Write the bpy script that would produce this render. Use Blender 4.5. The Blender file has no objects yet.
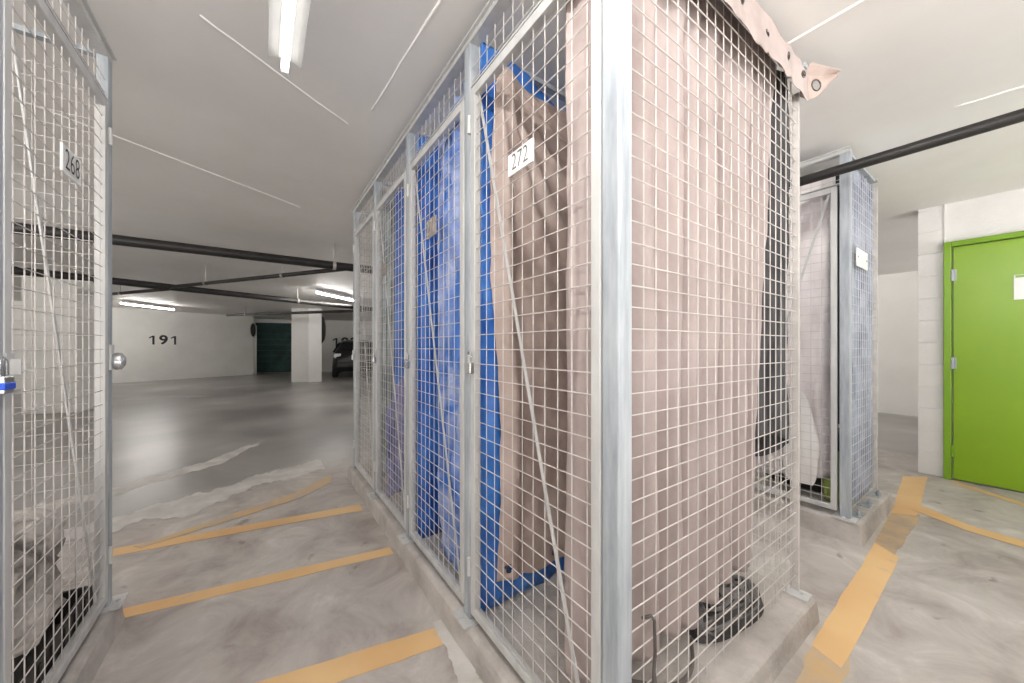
import bpy, math, random
from mathutils import Vector, Matrix, noise
random.seed(7)
SC = bpy.context.scene
COL = SC.collection

# ------------------------------------------------------------------ camera, world, exposure
H = 1.18                      # eye height
YAW = math.atan(250 / 357)    # between the row of lockers (+Y) and the side aisle (+X)
cam_d = bpy.data.cameras.new('camera')
cam = bpy.data.objects.new('camera', cam_d); COL.objects.link(cam)
cam.location = (0, 0, H); cam.rotation_euler = (math.pi / 2, 0, -YAW)
cam_d.sensor_width = 36; cam_d.lens = 357 / 1024 * 36
cam_d.shift_y = 5.5 / 1024; cam_d.clip_start = 0.02
SC.camera = cam

world = bpy.data.worlds.new('world'); SC.world = world
world.use_nodes = True
# added fill through the side left open behind the camera: stronger below the horizon
_w = world.node_tree; _bg = _w.nodes['Background']; _tc = _w.nodes.new('ShaderNodeTexCoord'); _sx = _w.nodes.new('ShaderNodeSeparateXYZ')
_mr = _w.nodes.new('ShaderNodeMapRange'); _mr.inputs[1].default_value = -.04; _mr.inputs[2].default_value = .04
_mr.inputs[3].default_value = 2.0; _mr.inputs[4].default_value = .06     # strength of the fill below the horizon, above it
_w.links.new(_tc.outputs['Generated'], _sx.inputs[0]); _w.links.new(_sx.outputs[2], _mr.inputs[0]); _w.links.new(_mr.outputs[0], _bg.inputs[1])
_bg.inputs[0].default_value = (1, .965, .93, 1)

SC.view_settings.view_transform = 'Standard'
SC.view_settings.look = 'None'
SC.view_settings.gamma = 1
SC.view_settings.use_curve_mapping = False
SC.view_settings.exposure = 1.12
TUBE = 75.0                   # strength of the fluorescent tubes
SC.cycles.use_denoising = True
SC.cycles.max_bounces = 10
SC.cycles.diffuse_bounces = 6

# ------------------------------------------------------------------ materials
def new_mat(name):
    m = bpy.data.materials.new(name); m.use_nodes = True
    return m, m.node_tree, m.node_tree.nodes['Principled BSDF']

def N(nt, t, **kw):
    n = nt.nodes.new(t)
    for k, v in kw.items():
        if k in n.inputs.keys(): n.inputs[k].default_value = v
        else: setattr(n, k, v)
    return n

def ramp(nt, src, stops):
    r = nt.nodes.new('ShaderNodeValToRGB')
    e = r.color_ramp.elements
    while len(e) < len(stops): e.new(0.5)
    for i, (p, c) in enumerate(stops):
        e[i].position = p; e[i].color = (*c, 1) if len(c) == 3 else c
    nt.links.new(src, r.inputs[0]); return r

def math_n(nt, op, a, b=None, c=None, clamp=False):
    n = nt.nodes.new('ShaderNodeMath'); n.operation = op; n.use_clamp = clamp
    for i, v in enumerate((a, b, c)):
        if v is None: continue
        if isinstance(v, (int, float)): n.inputs[i].default_value = v
        else: nt.links.new(v, n.inputs[i])
    return n.outputs[0]

def noisy(name, c1, c2, scale=4, rough=0.6, metal=0.0, bump=0.0, bscale=60, detail=6, stretch=(1, 1, 1), spec=0.5, lo=0.35, hi=0.65, dist=0.0):
    m, nt, b = new_mat(name)
    tc = N(nt, 'ShaderNodeTexCoord'); mp = N(nt, 'ShaderNodeMapping')
    mp.inputs['Scale'].default_value = stretch
    nt.links.new(tc.outputs['Object'], mp.inputs[0])
    n = N(nt, 'ShaderNodeTexNoise', Scale=scale, Detail=detail, Roughness=0.6, Distortion=dist)
    nt.links.new(mp.outputs[0], n.inputs['Vector'])
    r = ramp(nt, n.outputs['Fac'], [(lo, c1), (hi, c2)])
    nt.links.new(r.outputs[0], b.inputs['Base Color'])
    b.inputs['Roughness'].default_value = rough; b.inputs['Metallic'].default_value = metal
    b.inputs['Specular IOR Level'].default_value = spec
    if bump:
        n2 = N(nt, 'ShaderNodeTexNoise', Scale=bscale, Detail=4)
        nt.links.new(mp.outputs[0], n2.inputs['Vector'])
        bp = N(nt, 'ShaderNodeBump', Strength=bump, Distance=0.01)
        nt.links.new(n2.outputs['Fac'], bp.inputs['Height'])
        nt.links.new(bp.outputs[0], b.inputs['Normal'])
    return m

def emis(name, col, s):
    m, nt, b = new_mat(name)
    b.inputs['Base Color'].default_value = (*col, 1)
    b.inputs['Emission Color'].default_value = (*col, 1); b.inputs['Emission Strength'].default_value = s
    return m

M = {}
M['galv'] = noisy('galvanised_steel', (.29, .32, .35), (.46, .49, .52), 9, .6, .2, .08, 40, stretch=(3, 3, .35))
M['frame'] = noisy('galvanised_door_frame', (.50, .50, .495), (.61, .61, .60), 7, .5, .25, .04, 40, stretch=(2, 2, .5))
M['wire'] = noisy('mesh_wire', (.50, .475, .455), (.62, .59, .57), 12, .5, .25)
M['chrome'] = noisy('padlock_metal', (.55, .56, .57), (.72, .73, .74), 10, .25, .9)
M['dark_metal'] = noisy('dark_metal', (.05, .05, .05), (.12, .11, .10), 10, .4, .5)
M['black_pipe'] = noisy('black_pipe', (.009, .008, .008), (.022, .019, .018), 6, .5, 0)
M['pipe_grey'] = noisy('pipe_bracket', (.35, .33, .31), (.5, .48, .46), 8, .5, .5)
M['kerb'] = noisy('kerb_concrete', (.33, .30, .275), (.54, .505, .475), 5, .85, 0, .5, 45, lo=.3, hi=.7)
M['wall'] = noisy('white_wall_paint', (.80, .785, .75), (.87, .855, .825), 1.2, .6, 0, .1, 18)
M['block'] = noisy('white_block_paint', (.63, .62, .61), (.70, .69, .68), 3, .5, 0, .25, 60)
M['teal'] = noisy('dark_teal_panel', (.008, .035, .035), (.035, .10, .09), 1.6, .6, 0, 0, detail=8, dist=.6)
M['green'] = noisy('green_paint', (.19, .345, .006), (.215, .375, .008), 1.5, .33, 0, .03, 14)
M['green_frame'] = noisy('green_frame_paint', (.17, .34, .012), (.20, .37, .014), 2, .35, 0, .03, 14)
M['white_plate'] = noisy('white_plate', (.75, .75, .74), (.82, .82, .81), 6, .4)
M['brown_plate'] = noisy('tarnished_plate', (.22, .19, .17), (.34, .31, .28), 30, .5)
M['ink'] = noisy('black_ink', (.02, .02, .02), (.035, .035, .035), 6, .6)
M['ink_grey'] = noisy('grey_ink', (.09, .09, .09), (.14, .14, .14), 20, .6)
M['ink_white'] = noisy('pale_ink', (.5, .46, .42), (.55, .5, .46), 20, .6)
M['blue_band'] = noisy('blue_plastic_band', (.01, .06, .5), (.015, .08, .6), 6, .4)
M['taupe'] = noisy('taupe_tarp', (.325, .265, .25), (.44, .37, .352), 5, .62, 0, .35, 22, stretch=(1, 1, .5))
M['brown'] = noisy('brown_tarp', (.36, .275, .24), (.48, .385, .345), 4.5, .5, 0, .5, 16)
M['pink'] = noisy('pale_tarp', (.66, .60, .60), (.80, .75, .75), 4, .5, 0, .4, 14)
M['blue'] = noisy('blue_tarp', (.018, .10, .40), (.06, .23, .64), 4.5, .36, 0, .5, 13, detail=8)
M['blue_pale'] = noisy('sheen_scuffed_blue_tarp', (.03, .14, .48), (.44, .50, .70), 3.0, .36, 0, .5, 13, detail=7, lo=.40, hi=.66, dist=.8)  # pale noise patches paint in sheen as well as scuffing
M['lilac'] = noisy('lilac_cloth', (.16, .17, .40), (.44, .42, .58), 5, .5, 0, .4, 14)
M['sage'] = noisy('grey_green_cloth', (.17, .21, .20), (.42, .47, .45), 6, .6, 0, .4, 14)
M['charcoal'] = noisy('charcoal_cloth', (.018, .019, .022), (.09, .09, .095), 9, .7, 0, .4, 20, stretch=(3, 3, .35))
M['slate'] = noisy('slate_blue_cloth', (.12, .16, .25), (.38, .43, .54), 5, .5, 0, .4, 16)
M['bag'] = noisy('grey_bag_fabric', (.10, .088, .08), (.62, .58, .54), 5.5, .75, 0, .6, 18, detail=7)  # wide dark-to-pale noise also paints the shade of the folds
M['net'] = noisy('black_netting', (.012, .012, .012), (.06, .055, .055), 25, .7)
M['webbing'] = noisy('grey_webbing', (.07, .068, .066), (.24, .23, .225), 22, .7)
M['black'] = noisy('black_plastic', (.012, .011, .011), (.03, .028, .027), 8, .5)
M['white_cloth'] = noisy('white_sack', (.68, .66, .64), (.82, .80, .79), 4, .5, 0, .4, 16)
M['lime'] = noisy('lime_fabric', (.22, .30, .05), (.34, .42, .10), 5, .6)
M['cable'] = noisy('dark_cable', (.07, .06, .055), (.16, .14, .13), 12, .6)
M['car'] = noisy('dark_car_paint', (.02, .02, .021), (.03, .03, .032), 3, .22, .3)
M['glass'] = noisy('tinted_glass', (.015, .016, .017), (.02, .021, .022), 3, .06)
M['tyre'] = noisy('tyre_rubber', (.012, .012, .012), (.025, .025, .025), 9, .8)
M['lamp_white'] = noisy('light_housing', (.74, .74, .73), (.80, .80, .79), 5, .4)
M['tube'] = emis('fluorescent_tube', (1, .97, .93), TUBE)
M['fill_tube'] = emis('fill_lamp_tube', (1, .97, .93), TUBE * .8)  # tubes of the added fill lamps only
M['overhead_fill_tube'] = emis('overhead_fill_lamp_tube', (1, .97, .93), TUBE * 1.7)  # tube of the unseen lamp added above the camera
M['dim_tube'] = emis('dimmed_fluorescent_tube', (1, .97, .93), TUBE * .03)  # visible aisle tube, dimmed so its reflectors do not burn out
M['lamp_wing'] = noisy('light_reflector', (.30, .30, .295), (.36, .36, .35), 5, .4)
M['lens'] = noisy('clear_lens', (.65, .65, .64), (.75, .75, .74), 9, .15)
M['red_lens'] = noisy('red_lens', (.25, .01, .01), (.3, .02, .02), 9, .2)

def floor_material():
    m, nt, b = new_mat('garage_floor')
    L = nt.links.new
    tc = N(nt, 'ShaderNodeTexCoord'); P = tc.outputs['Object']
    sx = N(nt, 'ShaderNodeSeparateXYZ'); L(P, sx.inputs[0])
    X, Y = sx.outputs[0], sx.outputs[1]
    big = N(nt, 'ShaderNodeTexNoise', Scale=0.7, Detail=5, Roughness=.5, Distortion=.3); L(P, big.inputs['Vector'])
    med = N(nt, 'ShaderNodeTexNoise', Scale=3.1, Detail=8, Roughness=.65, Distortion=.7); L(P, med.inputs['Vector'])
    fine = N(nt, 'ShaderNodeTexNoise', Scale=38, Detail=5); L(P, fine.inputs['Vector'])
    spots = N(nt, 'ShaderNodeTexNoise', Scale=6.5, Detail=3, Roughness=.5, Distortion=.3); L(P, spots.inputs['Vector'])
    bare = ramp(nt, med.outputs['Fac'], [(.30, (.28, .245, .22)), (.48, (.40, .365, .34)), (.58, (.45, .42, .39)), (.70, (.57, .54, .515))])
    sealed = ramp(nt, big.outputs['Fac'], [(.32, (.18, .168, .158)), (.47, (.265, .25, .238)), (.58, (.33, .315, .30)), (.72, (.48, .465, .45))])
    # where the smooth sealed driveway begins beyond the bare locker pad
    a = math_n(nt, 'MULTIPLY_ADD', X, -.5, Y)
    a = math_n(nt, 'MULTIPLY_ADD', big.outputs['Fac'], 1.3, a)
    a = math_n(nt, 'MULTIPLY_ADD', a, 1.6, -1.6 * 4.15, clamp=True)
    c = math_n(nt, 'MULTIPLY_ADD', X, 2.0, -11.2, clamp=True)
    mask = math_n(nt, 'MAXIMUM', a, c)
    mix = N(nt, 'ShaderNodeMix', data_type='RGBA'); L(mask, mix.inputs[0]); L(bare.outputs[0], mix.inputs[6]); L(sealed.outputs[0], mix.inputs[7])
    dk = ramp(nt, spots.outputs['Fac'], [(.26, (.45, .43, .41)), (.33, (1, 1, 1))])
    mul = N(nt, 'ShaderNodeMix', data_type='RGBA', blend_type='MULTIPLY'); L(math_n(nt, 'MULTIPLY_ADD', mask, -.75, .8), mul.inputs[0])
    L(mix.outputs[2], mul.inputs[6]); L(dk.outputs[0], mul.inputs[7])
    L(mul.outputs[2], b.inputs['Base Color'])
    r = math_n(nt, 'MULTIPLY_ADD', mask, -.32, .60)
    r = math_n(nt, 'MULTIPLY_ADD', big.outputs['Fac'], .12, r)
    r = math_n(nt, 'SUBTRACT', r, .03)
    L(r, b.inputs['Roughness'])
    bp = N(nt, 'ShaderNodeBump', Distance=.006); L(math_n(nt, 'MULTIPLY_ADD', mask, -.115, .12), bp.inputs['Strength']); L(fine.outputs['Fac'], bp.inputs['Height']); L(bp.outputs[0], b.inputs['Normal'])
    return m

def ceiling_material():
    m, nt, b = new_mat('ceiling_paint')
    L = nt.links.new
    tc = N(nt, 'ShaderNodeTexCoord'); P = tc.outputs['Object']
    n = N(nt, 'ShaderNodeTexNoise', Scale=1.1, Detail=6, Roughness=.6); L(P, n.inputs['Vector'])
    v = N(nt, 'ShaderNodeTexNoise', Scale=7, Detail=2); L(P, v.inputs['Vector'])
    c = ramp(nt, n.outputs['Fac'], [(.35, (.76, .74, .715)), (.65, (.82, .805, .785))])
    L(c.outputs[0], b.inputs['Base Color'])
    b.inputs['Roughness'].default_value = .55
    bp = N(nt, 'ShaderNodeBump', Strength=.12, Distance=.02); L(v.outputs['Fac'], bp.inputs['Height']); L(bp.outputs[0], b.inputs['Normal'])
    return m

def yellow_material():
    m, nt, b = new_mat('yellow_line_paint')
    L = nt.links.new
    tc = N(nt, 'ShaderNodeTexCoord'); P = tc.outputs['Object']
    n = N(nt, 'ShaderNodeTexNoise', Scale=4.5, Detail=9, Roughness=.7, Distortion=.4); L(P, n.inputs['Vector'])
    n2 = N(nt, 'ShaderNodeTexNoise', Scale=2.0, Detail=3); L(P, n2.inputs['Vector'])
    paint = ramp(nt, n2.outputs['Fac'], [(.3, (.62, .37, .16)), (.7, (.72, .50, .25))])
    worn = ramp(nt, n.outputs['Fac'], [(.60, (0, 0, 0)), (.70, (1, 1, 1))])
    mix = N(nt, 'ShaderNodeMix', data_type='RGBA')
    L(worn.outputs[0], mix.inputs[0]); L(paint.outputs[0], mix.inputs[6]); mix.inputs[7].default_value = (.42, .37, .32, 1)
    L(mix.outputs[2], b.inputs['Base Color']); b.inputs['Roughness'].default_value = .6
    return m

M['floor'] = floor_material()
M['ceiling'] = ceiling_material()
M['yellow'] = yellow_material()
M['yellow_faded'] = noisy('faded_yellow_paint', (.43, .36, .28), (.58, .39, .19), 5, .6, detail=9)
M['yellow_worn'] = noisy('worn_yellow_paint', (.36, .29, .225), (.52, .36, .20), 7, .6, detail=9)
M['stain'] = noisy('pale_lime_stain', (.44, .42, .395), (.60, .58, .555), 6, .55, detail=8)
M['plaster'] = noisy('raised_plaster', (.78, .765, .745), (.84, .83, .81), 9, .5)

# ------------------------------------------------------------------ mesh helpers
OFF = {}
class MB:
    def __init__(s): s.v = []; s.f = []; s.mi = []; s.cur = 0
    def add(s, vs, fs):
        o = len(s.v); s.v += [Vector(p) for p in vs]
        s.f += [[i + o for i in f] for f in fs]; s.mi += [s.cur] * len(fs); return s
    def box(s, a, b):
        x0, y0, z0 = a; x1, y1, z1 = b
        return s.add([(x0, y0, z0), (x1, y0, z0), (x1, y1, z0), (x0, y1, z0), (x0, y0, z1), (x1, y0, z1), (x1, y1, z1), (x0, y1, z1)],
                     [(0, 3, 2, 1), (4, 5, 6, 7), (0, 1, 5, 4), (1, 2, 6, 5), (2, 3, 7, 6), (3, 0, 4, 7)])
    def quadbar(s, p, q, wdir, w, t):
        p, q = Vector(p), Vector(q); d = (q - p).normalized()
        wd = Vector(wdir); wd = (wd - d * wd.dot(d)).normalized(); td = d.cross(wd)
        vs = []
        for c in (p, q):
            for a, b in ((-1, -1), (1, -1), (1, 1), (-1, 1)): vs.append(c + wd * (a * w / 2) + td * (b * t / 2))
        return s.add(vs, [(3, 2, 1, 0), (4, 5, 6, 7), (0, 1, 5, 4), (1, 2, 6, 5), (2, 3, 7, 6), (3, 0, 4, 7)])
    def tube(s, p, q, r, n=6, r2=None, caps=True):
        p, q = Vector(p), Vector(q); d = (q - p).normalized()
        u = d.orthogonal().normalized(); w = d.cross(u); r2 = r if r2 is None else r2
        vs = []
        for c, rr in ((p, r), (q, r2)):
            for i in range(n):
                a = 2 * math.pi * i / n; vs.append(c + (u * math.cos(a) + w * math.sin(a)) * rr)
        fs = [(i, (i + 1) % n, n + (i + 1) % n, n + i) for i in range(n)]
        if caps: fs += [tuple(reversed(range(n))), tuple(range(n, 2 * n))]
        return s.add(vs, fs)
    def path(s, pts, r, n=6, closed=False):
        pts = [Vector(p) for p in pts]; m = len(pts); vs = []; u = None
        for i in range(m):
            d = (pts[(i + 1) % m] - pts[i - 1]) if closed else (pts[min(i + 1, m - 1)] - pts[max(i - 1, 0)])
            d.normalize()
            u = d.orthogonal().normalized() if u is None else (u - d * u.dot(d)).normalized()
            w = d.cross(u)
            for k in range(n):
                a = 2 * math.pi * k / n; vs.append(pts[i] + (u * math.cos(a) + w * math.sin(a)) * r)
        fs = []
        for i in range(m if closed else m - 1):
            j = (i + 1) % m
            for k in range(n): fs.append((i * n + k, i * n + (k + 1) % n, j * n + (k + 1) % n, j * n + k))
        if not closed: fs += [tuple(reversed(range(n))), tuple(range((m - 1) * n, m * n))]
        return s.add(vs, fs)
    def ring(s, c, normal, R, r, n=16, k=6):
        c = Vector(c); nn = Vector(normal).normalized(); u = nn.orthogonal().normalized(); w = nn.cross(u)
        return s.path([c + (u * math.cos(2 * math.pi * i / n) + w * math.sin(2 * math.pi * i / n)) * R for i in range(n)], r, k, True)
    def grid(s, fn, nu, nv, skip=None):
        vs = [fn(i / nu, j / nv) for j in range(nv + 1) for i in range(nu + 1)]
        fs = []
        for j in range(nv):
            for i in range(nu):
                if skip and skip((i + .5) / nu, (j + .5) / nv): continue
                a = j * (nu + 1) + i; fs.append((a, a + 1, a + nu + 2, a + nu + 1))
        return s.add(vs, fs)
    def loft(s, rings, cap=True):
        n = len(rings[0]); vs = [p for r in rings for p in r]; fs = []
        for i in range(len(rings) - 1):
            for k in range(n): fs.append((i * n + k, i * n + (k + 1) % n, (i + 1) * n + (k + 1) % n, (i + 1) * n + k))
        if cap: fs += [tuple(reversed(range(n))), tuple(range((len(rings) - 1) * n, len(rings) * n))]
        return s.add(vs, fs)
    def text(s, txt, origin, xdir, ydir, size, bold=0.0, depth=.002, align='CENTER', narrow=1.0):
        cu = bpy.data.curves.new('t', 'FONT'); cu.body = txt; cu.size = 1; cu.offset = bold; cu.align_x = align; cu.align_y = 'CENTER'
        cu.resolution_u = 4
        ob = bpy.data.objects.new('t', cu); COL.objects.link(ob)
        dg = bpy.context.evaluated_depsgraph_get(); dg.update()
        me = bpy.data.meshes.new_from_object(ob.evaluated_get(dg))
        x, y = Vector(xdir).normalized(), Vector(ydir).normalized(); nrm = x.cross(y); o = Vector(origin)
        s.add([o + x * (v.co.x * size * narrow) + y * (v.co.y * size) + nrm * depth for v in me.vertices], [tuple(p.vertices) for p in me.polygons])
        bpy.data.objects.remove(ob); bpy.data.curves.remove(cu); bpy.data.meshes.remove(me); return s
    def build(s, name, mat, parent=None, smooth=False, bevel=0, solid=0, label=None, local=False, sub=0):
        me = bpy.data.meshes.new(name)
        off = Vector((0, 0, 0)) if (parent is None or local) else OFF.get(parent.name, Vector((0, 0, 0)))
        me.from_pydata([v - off for v in s.v], [], s.f)
        mats = mat if isinstance(mat, (list, tuple)) else [mat]
        for m in mats: me.materials.append(m)
        if len(mats) > 1: me.polygons.foreach_set('material_index', s.mi)
        if smooth: me.polygons.foreach_set('use_smooth', [True] * len(me.polygons))
        me.update()
        o = bpy.data.objects.new(name, me); COL.objects.link(o)
        if parent is not None: o.parent = parent; OFF[o.name] = off
        if bevel:
            b = o.modifiers.new('bevel', 'BEVEL'); b.width = bevel; b.segments = 2; b.limit_method = 'ANGLE'; b.angle_limit = math.radians(50)
        if solid:
            b = o.modifiers.new('solid', 'SOLIDIFY'); b.thickness = solid; b.offset = 0
        if sub:
            b = o.modifiers.new('sub', 'SUBSURF'); b.levels = sub; b.render_levels = sub
        if label: o['label'] = label
        return o

def tag(o, label, cat, group=None):
    o['label'] = label; o['category'] = cat
    if group: o['group'] = group
    return o
def thing(name, loc, label, cat, group=None, rot=0):
    o = bpy.data.objects.new(name, None); COL.objects.link(o); o.empty_display_size = .1
    o.location = loc; o.rotation_euler = (0, 0, rot); OFF[o.name] = Vector(loc)
    return tag(o, label, cat, group)
def struct(o): o['kind'] = 'structure'; return o
def nz(x, y=0, z=0): return noise.noise(Vector((x, y, z)))
def lerp(a, b, t): return a + (b - a) * t
def sm(t): t = max(0, min(1, t)); return t * t * (3 - 2 * t)
def along(pts, t):
    """point and normal at fraction t of a 2-D polyline, corners rounded off"""
    L = [math.dist(pts[i], pts[i + 1]) for i in range(len(pts) - 1)]; T = sum(L)
    def at(d):
        d = max(0, min(T, d))
        for i, l in enumerate(L):
            if d <= l or i == len(L) - 1:
                k = d / l; return Vector((lerp(pts[i][0], pts[i + 1][0], k), lerp(pts[i][1], pts[i + 1][1], k)))
            d -= l
    d = t * T; e = .03
    p = (at(d - e) + at(d) + at(d + e)) / 3
    tg = (at(d + e) - at(d - e)).normalized()
    return p, Vector((-tg.y, tg.x)), T

# ------------------------------------------------------------------ the setting
CZ = 2.47
fl = struct(MB().box((-9.4, -2.4, -.2), (9.4, 22, 0)).build('floor', M['floor']))
ce = struct(MB().box((-9.4, -2.4, CZ), (9.4, 22, CZ + .2)).build('ceiling', M['ceiling']))

def wall(name, p, q, t, mat, z1=CZ, z0=0):
    p, q = Vector(p), Vector(q); d = (q - p).normalized(); n = Vector((-d.y, d.x)) * t
    m = MB(); a = [p, q, q + n, p + n]
    m.add([(v.x, v.y, z0) for v in a] + [(v.x, v.y, z1) for v in a], [(3, 2, 1, 0), (4, 5, 6, 7), (0, 1, 5, 4), (1, 2, 6, 5), (2, 3, 7, 6), (3, 0, 4, 7)])
    return struct(m.build(name, mat))
A191 = Vector((-3.994, 16.925)); B191 = Vector((-.301, 18.844)); D191 = (B191 - A191).normalized()
C191 = A191 - D191 * 6.1
w191 = wall('wall_back', C191, B191, .25, M['wall'])
A2 = Vector((-.26, 19.97)); B2 = Vector((9.3, 17.6)); D2 = (B2 - A2).normalized()
w192 = wall('wall_far', A2 - D2 * .6, B2, .25, M['wall'])
wall('wall_recess', B191 + Vector((.0, 0)), A2 - D2 * .35, .2, M['wall'])
wall('wall_left', (-9.2, 14.2), (-9.2, 3.0), -.2, M['wall'])
wall('wall_side', (9.1, 18), (9.1, -2.4), .2, M['wall'])
w_r = wall('wall_right', (5.06, .40), (5.06, -2.4), .22, M['block'])
# painted block pier at the door: one mesh of courses
m = MB()
z = 0.0
while z < CZ - .02:
    z1 = min(z + .2035, CZ); m.box((5.045, .398, z + .003), (5.28, .56, z1 - .003)); z = z1
m.box((5.05, .402, 0), (5.275, .555, CZ))
struct(m.build('wall_pier', M['block'], bevel=.003))
struct(MB().box((5.035, .393, 0), (5.06, .402, CZ - .005)).build('trim_1', M['block']))

# the numbers on the far walls
def wall_number(parent, txt, c, d, z, size, bold=.03):
    m = MB(); h = size * .70; adv = size * .66; d3 = Vector((d.x, d.y, 0)); n3 = Vector((d.y, -d.x, 0)); up = Vector((0, 0, 1))
    for i, ch in enumerate(txt):
        o = Vector((c.x, c.y, z)) + d3 * (adv * (i - (len(txt) - 1) / 2))
        if ch == '1':      # upright stroke with a flag
            w = h * .19
            for poly in (((-.1 * w, -h / 2), (.9 * w, -h / 2), (.9 * w, h / 2), (-.1 * w, h / 2)), ((-.1 * w, h / 2), (-.1 * w, h * .5 - .85 * w), (-1.5 * w, h * .5 - 1.75 * w), (-1.5 * w, h * .5 - .95 * w))):
                m.add([o + d3 * a + up * b + n3 * .004 for a, b in poly], [tuple(range(len(poly)))])
        else:
            m.text(ch, o, d3, (0, 0, 1), size, bold, .004, narrow=1.1)
    return m.build('wall_number', M['ink'], parent)
def hit(A, D, u):     # where the sight line of picture column u meets a wall
    s, c = math.sin(YAW), math.cos(YAW); r = (u - 512) / 357
    dx, dy = s + r * c, c - r * s
    den = dx * D.y - dy * D.x
    t = (A.x * D.y - A.y * D.x) / den
    return Vector((dx * t, dy * t))
p191 = hit(A191, D191, 163.5); wall_number(w191, '191', p191 + Vector((D191.y, -D191.x)) * .004, D191, 1.42, .44)
p192 = hit(A2, D2, 345); wall_number(w192, '192', p192 + Vector((D2.y, -D2.x)) * .004, D2, 1.40, .62)

# dark teal door in the recess and its white jamb
d2 = bpy.data.objects.new('door_2', None); COL.objects.link(d2); struct(d2)
a, b = hit(A2, D2, 256), hit(A2, D2, 293); nn = Vector((D2.y, -D2.x))
d2.location = (a.x, a.y, 0); OFF['door_2'] = Vector(d2.location)
m = MB()
for i in range(9):
    z0 = .02 + i * .252
    pa, pb = a + nn * .02, b + nn * .02; qa, qb = a + nn * .06, b + nn * .06
    m.add([(pa.x, pa.y, z0), (pb.x, pb.y, z0), (qb.x, qb.y, z0), (qa.x, qa.y, z0), (pa.x, pa.y, z0 + .25), (pb.x, pb.y, z0 + .25), (qb.x, qb.y, z0 + .25), (qa.x, qa.y, z0 + .25)],
          [(3, 2, 1, 0), (4, 5, 6, 7), (0, 1, 5, 4), (1, 2, 6, 5), (2, 3, 7, 6), (3, 0, 4, 7)])
m.build('door_panel', M['teal'], d2)
q = hit(A191, D191, 254.0)
struct(MB().tube((q.x + .05, q.y - .05, 0), (q.x + .05, q.y - .05, 2.1), .05, 10).build('trim_2', M['block'], smooth=True))

# columns
def column(name, corners, band=True):
    m = MB(); n = len(corners)
    m.add([(x, y, 0) for x, y in corners] + [(x, y, CZ) for x, y in corners], [tuple(reversed(range(n))), tuple(range(n, 2 * n))] + [(i, (i + 1) % n, n + (i + 1) % n, n + i) for i in range(n)])
    return struct(m.build(name, M['wall'], bevel=.02))
column('wall_column', [(.80, 14.02), (1.27, 13.60), (1.66, 13.62), (1.60, 14.4), (1.1, 14.5)])
column('wall_pillar', [(-3.43, 9.96), (-2.74, 9.71), (-2.6, 10.2), (-3.3, 10.4)])

# floor markings (worn paint on the floor, part of it)
def ribbon(name, pts, mat, z, edge=.004, n=70, parent=fl, seed=0):
    """pts: (left xy, right xy) pairs along the stripe"""
    m = MB(); L = len(pts) - 1
    def fn(u, v):
        k = min(int(u * L), L - 1); t = u * L - k
        l = Vector(pts[k][0]).lerp(Vector(pts[k + 1][0]), t); r = Vector(pts[k][1]).lerp(Vector(pts[k + 1][1]), t)
        d = (r - l).normalized()
        fr = lambda q: sum(nz(u * L * f_ + seed * 7, q) / g_ for f_, g_ in ((1.3, 1), (3.7, 1.6), (9, 2.6), (21, 4.5)))
        l = l + d * fr(3.1) * edge * 2; r = r + d * fr(8.7) * edge * 2
        p = l.lerp(r, v); return (p.x, p.y, z)
    m.grid(fn, n * L, 2)
    o = m.build(name, mat, parent, solid=.0012); return o
ribbon('yellow_line', [((-.75, 3.055), (-.75, 2.955)), ((.60, 2.845), (.60, 2.73))], M['yellow'], .0016, seed=1)
ribbon('yellow_line', [((-.52, 2.325), (-.52, 2.245)), ((.615, 2.135), (.615, 2.05))], M['yellow'], .0016, seed=2)
ribbon('yellow_line', [((-.05, 1.545), (-.05, 1.425)), ((.612, 1.41), (.612, 1.305))], M['yellow'], .0016, seed=3)
ribbon('yellow_line', [((-.62, 3.01), (-.56, 2.93)), ((.20, 3.36), (.24, 3.23)), ((.52, 3.66), (.49, 3.42))], M['yellow_faded'], .0028, edge=.02, seed=4)
ribbon('yellow_line', [((1.78, .475), (1.74, .375)), ((3.02, .505), (2.92, .395))], M['yellow'], .0016, seed=5)
ribbon('yellow_line', [((3.66, .535), (3.74, .42)), ((3.88, .545), (3.88, .425)), ((4.78, .625), (4.95, .49))], M['yellow'], .0016, seed=5)
ribbon('yellow_line', [((1.36, .44), (1.40, .36)), ((1.90, .478), (1.90, .378))], M['yellow_faded'], .0008, edge=.012, seed=15)
ribbon('yellow_line', [((2.85, .498), (2.85, .393)), ((3.80, .54), (3.80, .42))], M['yellow_worn'], .0008, edge=.014, seed=16)
ribbon('yellow_line', [((4.03, .46), (3.86, .46)), ((3.83, .20), (3.70, .20)), ((3.76, -.15), (3.63, -.15)), ((3.5, -2.5), (3.37, -2.5))], M['yellow'], .0026, seed=6)
ribbon('yellow_line', [((4.99, .345), (4.90, .36)), ((4.70, -.02), (4.62, -.01)), ((3.9, -1.1), (3.82, -1.09))], M['yellow'], .0016, seed=7)
ribbon('pale_stain', [((.60, 1.44), (.64, 1.44)), ((.585, 1.30), (.64, 1.28)), ((.56, 1.1), (.64, 1.1)), ((.57, .75), (.64, .75)), ((.61, .55), (.64, .55))], M['stain'], .0036, edge=.007, seed=8)
ribbon('pale_stain', [((-1.45, 4.10), (-1.40, 3.92)), ((-.95, 4.42), (-.9, 4.16)), ((-.40, 4.95), (-.35, 4.72)), ((.02, 5.55), (.04, 5.48))], M['stain'], .0012, edge=.06, seed=9)
ribbon('pale_stain', [((-1.1, 3.55), (-1.0, 3.25)), ((-.5, 3.75), (-.45, 3.4)), ((0, 4.0), (.05, 3.72)), ((.5, 4.25), (.5, 3.95))], M['stain'], .0012, edge=.08, seed=12)
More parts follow.
